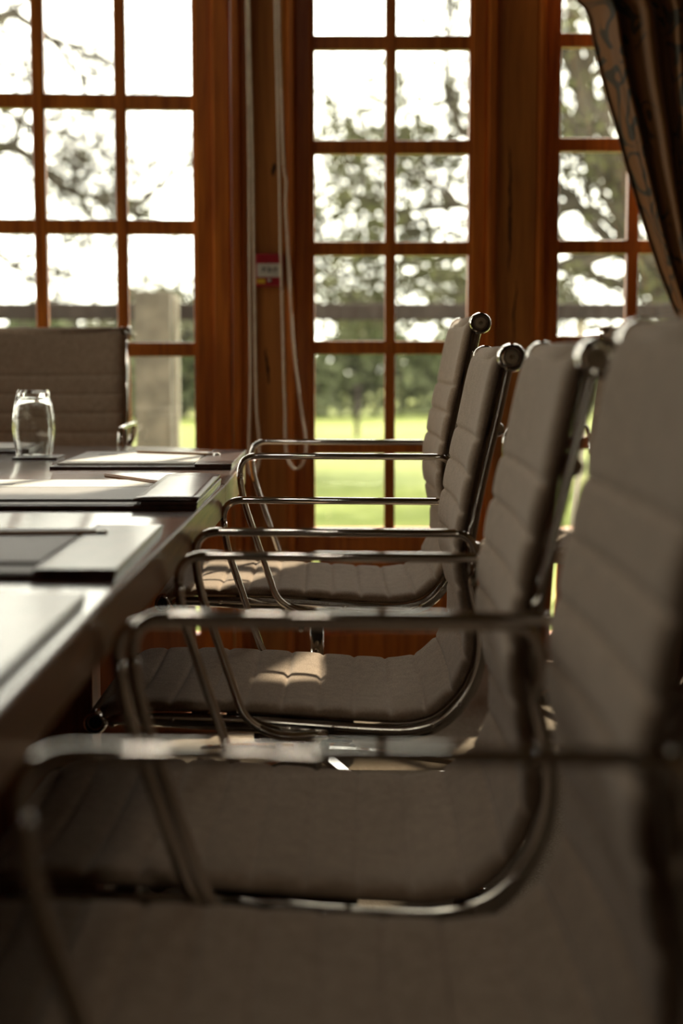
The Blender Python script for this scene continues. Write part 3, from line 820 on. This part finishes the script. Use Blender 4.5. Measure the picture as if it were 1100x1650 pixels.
# ------------------------------------------------------------------ garden
bm = bmesh.new()
GZ = -.35
v0 = [bm.verts.new(p) for p in ((-120, WY + .3, GZ), (120, WY + .3, GZ), (120, 140, GZ - .3), (-120, 140, GZ - .3))]; bm.faces.new(v0)
struct('ground', bm, M_GRASS)
FY = 8.2
fe = empty('garden_fence', (0, FY, GZ)); tag(fe, 'weathered garden fence with a thick grey post and dark top rail outside the windows', 'fence')
def fpart(name, px0, px1, py0, py1, th, m, dy=0, z0=None):
    a = pix(px0, py0, Y=FY + dy); b = pix(px1, py1, Y=FY + dy)
    bm = bmesh.new(); box(bm, a.x, b.x, dy - th / 2, dy + th / 2, (b.z if z0 is None else z0) - GZ, a.z - GZ, .008); return obj(name, bm, m, fe, smooth=False)
fpart('top_rail', -900, 1900, 489, 516, .05, M_RAIL, .0)
fpart('post', 219, 279, 471, 600, .20, M_STONE, -.14, z0=GZ)
fpart('slim_post', 281, 289, 477, 600, .04, M_POLE, -.05, z0=GZ)
fpart('slim_post', 928, 940, 500, 600, .05, M_POLE, .05, z0=GZ)
fpart('slim_post', 1082, 1100, 470, 600, .05, M_RAIL, .05, z0=GZ)
fpart('lower_rail', -900, 1900, 556, 561, .02, M_POLE, .0)
bm = bmesh.new(); tube(bm, [(0, 0, 0), (0, 0, .75)], .04, 8); lathe(bm, [(.05, .75), (.07, .78), (.05, .84), (0, .86)], 10)
o = obj('garden_stake', bm, M_RAIL); p = pix(575, 700, z=GZ); o.location = (p.x, p.y, GZ - .05)
tag(o, 'small dark stake standing on the sunny lawn beyond the middle window', 'stake')

def tree(label, base, height, seed, spread=1.0, leaves=3000, leafm=M_LEAF, lsize=.09, limbs=None, group=None, trunk_r=None, depth=6, droop=0.0, lean=(0, 0)):
    rnd = random.Random(seed)
    V = []; Fc = []; tips = []
    def seg(a, b, ra, rb, n):
        T = (b - a).normalized(); N = T.cross(Vector((.3, .9, .2))).normalized(); B = T.cross(N)
        s = len(V); ra = max(ra, .006); rb = max(rb, .0045)
        for p, r in ((a, ra), (b, rb)):
            for k in range(n):
                an = 2 * PI * k / n; V.append(p + (N * math.cos(an) + B * math.sin(an)) * r)
        for k in range(n): Fc.append((s + k, s + (k + 1) % n, s + n + (k + 1) % n, s + n + k))
    def grow(p, d, L, r, lev):
        n = 7 if r > .08 else (5 if r > .02 else 3)
        steps = 4 if lev < 3 else 3; q = p; dd = d.copy()
        for i in range(steps):
            dd = (dd + Vector([rnd.uniform(-1, 1) for _ in range(3)]) * .26 + Vector((0, 0, .03 - droop))).normalized()
            nq = q + dd * L / steps; r2 = r * (1 - .42 * (i + 1) / steps)
            seg(q, nq, r * (1 - .42 * i / steps), r2, n)
            if lev >= 1 and i > 0 and lev < depth:
                if rnd.random() < .55:
                    sd2 = (dd + Vector([rnd.uniform(-1, 1) for _ in range(3)]) * .95).normalized(); grow(nq, sd2, L * .6, r2 * .55, lev + 1)
            if lev >= depth - 2: tips.append(nq)
            q = nq
        if lev < depth:
            for k in range(2 if lev else 4):
                sd2 = (dd + Vector([rnd.uniform(-1, 1) * spread, rnd.uniform(-1, 1) * spread, rnd.uniform(-.6, .7)]) * .85).normalized()
                grow(q, sd2, L * rnd.uniform(.62, .82), r * .58, lev + 1)
    base = Vector(base); tr = trunk_r or height * .03
    if limbs:
        for L in limbs:
            pts, r0, lev = L
            for i in range(len(pts) - 1):
                a, b = Vector(pts[i]), Vector(pts[i + 1]); n = len(pts) - 1
                seg(a, b, r0 * (1 - .7 * i / n), r0 * (1 - .7 * (i + 1) / n), 6)
                for _ in range(4 if i else 2):
                    sd2 = ((b - a).normalized() + Vector([rnd.uniform(-1, 1) for _ in range(3)]) * .9).normalized()
                    grow(b, sd2, min(1.6, (b - a).length * rnd.uniform(.7, 1.3)), r0 * .30, lev)
            tips.append(Vector(pts[-1]))
    else:
        grow(base, Vector((lean[0], lean[1], 1)).normalized(), height * .30, tr, 0)
    e = empty('tree', base); tag(e, label, 'tree', group)
    me = bpy.data.meshes.new('branches'); me.from_pydata([v - base for v in V], [], Fc); link('branches', me, M_BARK, e, False)
    if leaves and tips:
        V = []; Fc = []
        for _ in range(leaves):
            p = rnd.choice(tips) + Vector([rnd.gauss(0, 1) for _ in range(3)]) * lsize * 2.2
            a = Vector([rnd.uniform(-1, 1) for _ in range(3)]).normalized(); b = a.cross(Vector([rnd.uniform(-1, 1) for _ in range(3)])).normalized()
            s = len(V); L = lsize * rnd.uniform(.6, 1.4)
            V += [p - a * L, p + b * L * .45, p + a * L, p - b * L * .45]; Fc.append((s, s + 1, s + 2, s + 3))
        me = bpy.data.meshes.new('foliage'); me.from_pydata([v - base for v in V], [], Fc); link('foliage', me, leafm, e, False)
    return e
def limb(pts, Y, r, lev): return ([pix(x, y, Y=Y + dy) for x, y, dy in pts], r, lev)
LY = 15
lm = [([Vector((-6.2, 15.6, GZ)), Vector((-6.0, 15.5, 1.2)), Vector((-5.6, 15.3, 2.6)), Vector((-5.2, 15.2, 4.6))], .34, 3),
      limb([(-350, 330, 0), (-200, 290, 0), (-80, 240, 0), (20, 236, 0), (62, 262, 0), (82, 290, 0), (120, 312, 0), (160, 322, 0), (186, 332, 0)], LY, .075, 4),
      limb([(-300, 420, .3), (-120, 380, .2), (-20, 395, 0), (20, 425, 0), (45, 450, 0)], LY, .06, 4),
      limb([(-300, 150, .5), (-100, 60, .4), (20, 20, 0), (80, 60, 0), (130, 120, 0)], LY, .07, 4),
      limb([(130, 120, 0), (160, 235, 0.2), (140, 250, .3)], LY, .03, 4),
      limb([(186, 332, 0), (222, 328, .2), (248, 308, .3), (268, 285, .3), (282, 262, .3), (300, 250, .3)], LY, .035, 5),
      limb([(-200, 120, .9), (0, 170, .8), (40, 200, .8), (110, 215, .8), (160, 240, .8)], LY, .05, 4)]
tree('bare spreading oak whose thin branches fill the left window', (-6.2, 15.6, GZ), 7, 11, leaves=900, limbs=lm, depth=7, lsize=.04)
TY = 17
lm = [([Vector((4.1, 17.2, GZ)), Vector((4.05, 17.1, .5)), Vector((3.75, 17.0, 1.1)), Vector((3.6, 17.1, 1.7)), Vector((3.2, 16.9, 2.2)), Vector((3.05, 16.9, 2.8)), Vector((2.7, 17.0, 3.3)), Vector((2.62, 16.9, 3.9)), Vector((2.3, 16.8, 4.4))], .22, 4),
      limb([(1120, 470, 0), (1000, 410, 0), (930, 330, .1), (860, 260, 0), (800, 230, 0), (745, 215, 0), (725, 170, 0), (718, 80, 0), (722, 30, 0)], TY, .08, 5),
      limb([(1100, 420, .4), (1040, 350, .5), (1000, 290, .4), (985, 240, .4), (950, 190, .3), (955, 130, .2), (925, 70, .2)], TY, .085, 4),
      limb([(1000, 400, 0), (900, 430, 0), (800, 400, .2), (700, 420, .3), (620, 400, .4)], TY, .09, 3),
      limb([(1060, 470, 1), (960, 450, 1), (900, 380, 1), (850, 300, 1)], TY, .09, 3),
      limb([(900, 430, 2), (780, 460, 2), (690, 440, 2), (600, 455, 2), (540, 440, 2)], TY, .06, 4),
      limb([(930, 330, 0), (830, 350, 0), (740, 330, .2), (680, 280, .3)], TY, .08, 3),
      limb([(740, 330, .2), (640, 340, 1), (570, 320, 1.2), (540, 350, 1.2)], TY, .05, 4)]
tree('large gnarled tree with sparse leaves behind the right window', (4.1, 17.2, GZ), 8, 23, leaves=8000, leafm=M_LEAF, limbs=lm, depth=6, lsize=.06)
GT = 'trees at the far side of the lawn'
bg_t = [(-13, 52, 3.4, 31, .9), (-8.5, 56, 3.0, 32, 1), (-4.4, 42, 4.0, 33, .9), (0.6, 50, 4.2, 34, 1), (3.0, 40, 4.6, 35, 1.1), (6.6, 50, 4.8, 36, 1), (9.5, 42, 5.2, 37, 1.1), (14.5, 50, 6, 38, 1)]
labs = ['far pale tree at the left edge of the left window', 'low distant tree seen through the left window', 'distant rounded tree right of the grey fence post', 'distant tree in the left panes of the middle window',
        'distant leafy tree in the right panes of the middle window', 'distant tree hidden partly by the wide wooden post', 'distant dense tree low in the right window', 'distant tree behind the curtain edge']
for (x, y, h, sd2, sp), lb in zip(bg_t, labs):
    tree(lb, (x, y, GZ - .1), h, sd2, sp, leaves=1500, leafm=M_LEAF2, lsize=.17, depth=5, trunk_r=.16, group=GT)
# hedge along the far side of the lawn
rnd = random.Random(5); V = []; Fc = []
for _ in range(26000):
    x = rnd.uniform(-22, 22); hh = 1.15 + .5 * math.sin(x * .7) + .4 * math.sin(x * 1.9 + 1); z = GZ + rnd.random() ** .7 * (hh + .35)
    y = 34 + rnd.uniform(-.8, .8) + 1.5 * math.sin(x * .3)
    p = Vector((x, y, z)); a = Vector([rnd.uniform(-1, 1) for _ in range(3)]).normalized(); b = a.cross(Vector([rnd.uniform(-1, 1) for _ in range(3)])).normalized()
    s_ = len(V); L = rnd.uniform(.10, .2); V += [p - a * L, p + b * L * .6, p + a * L, p - b * L * .6]; Fc.append((s_, s_ + 1, s_ + 2, s_ + 3))
me = bpy.data.meshes.new('hedge'); me.from_pydata(V, [], Fc); o = link('hedge', me, M_HEDGE, None, False)
tag(o, 'long low grey green hedge across the far side of the lawn', 'hedge')
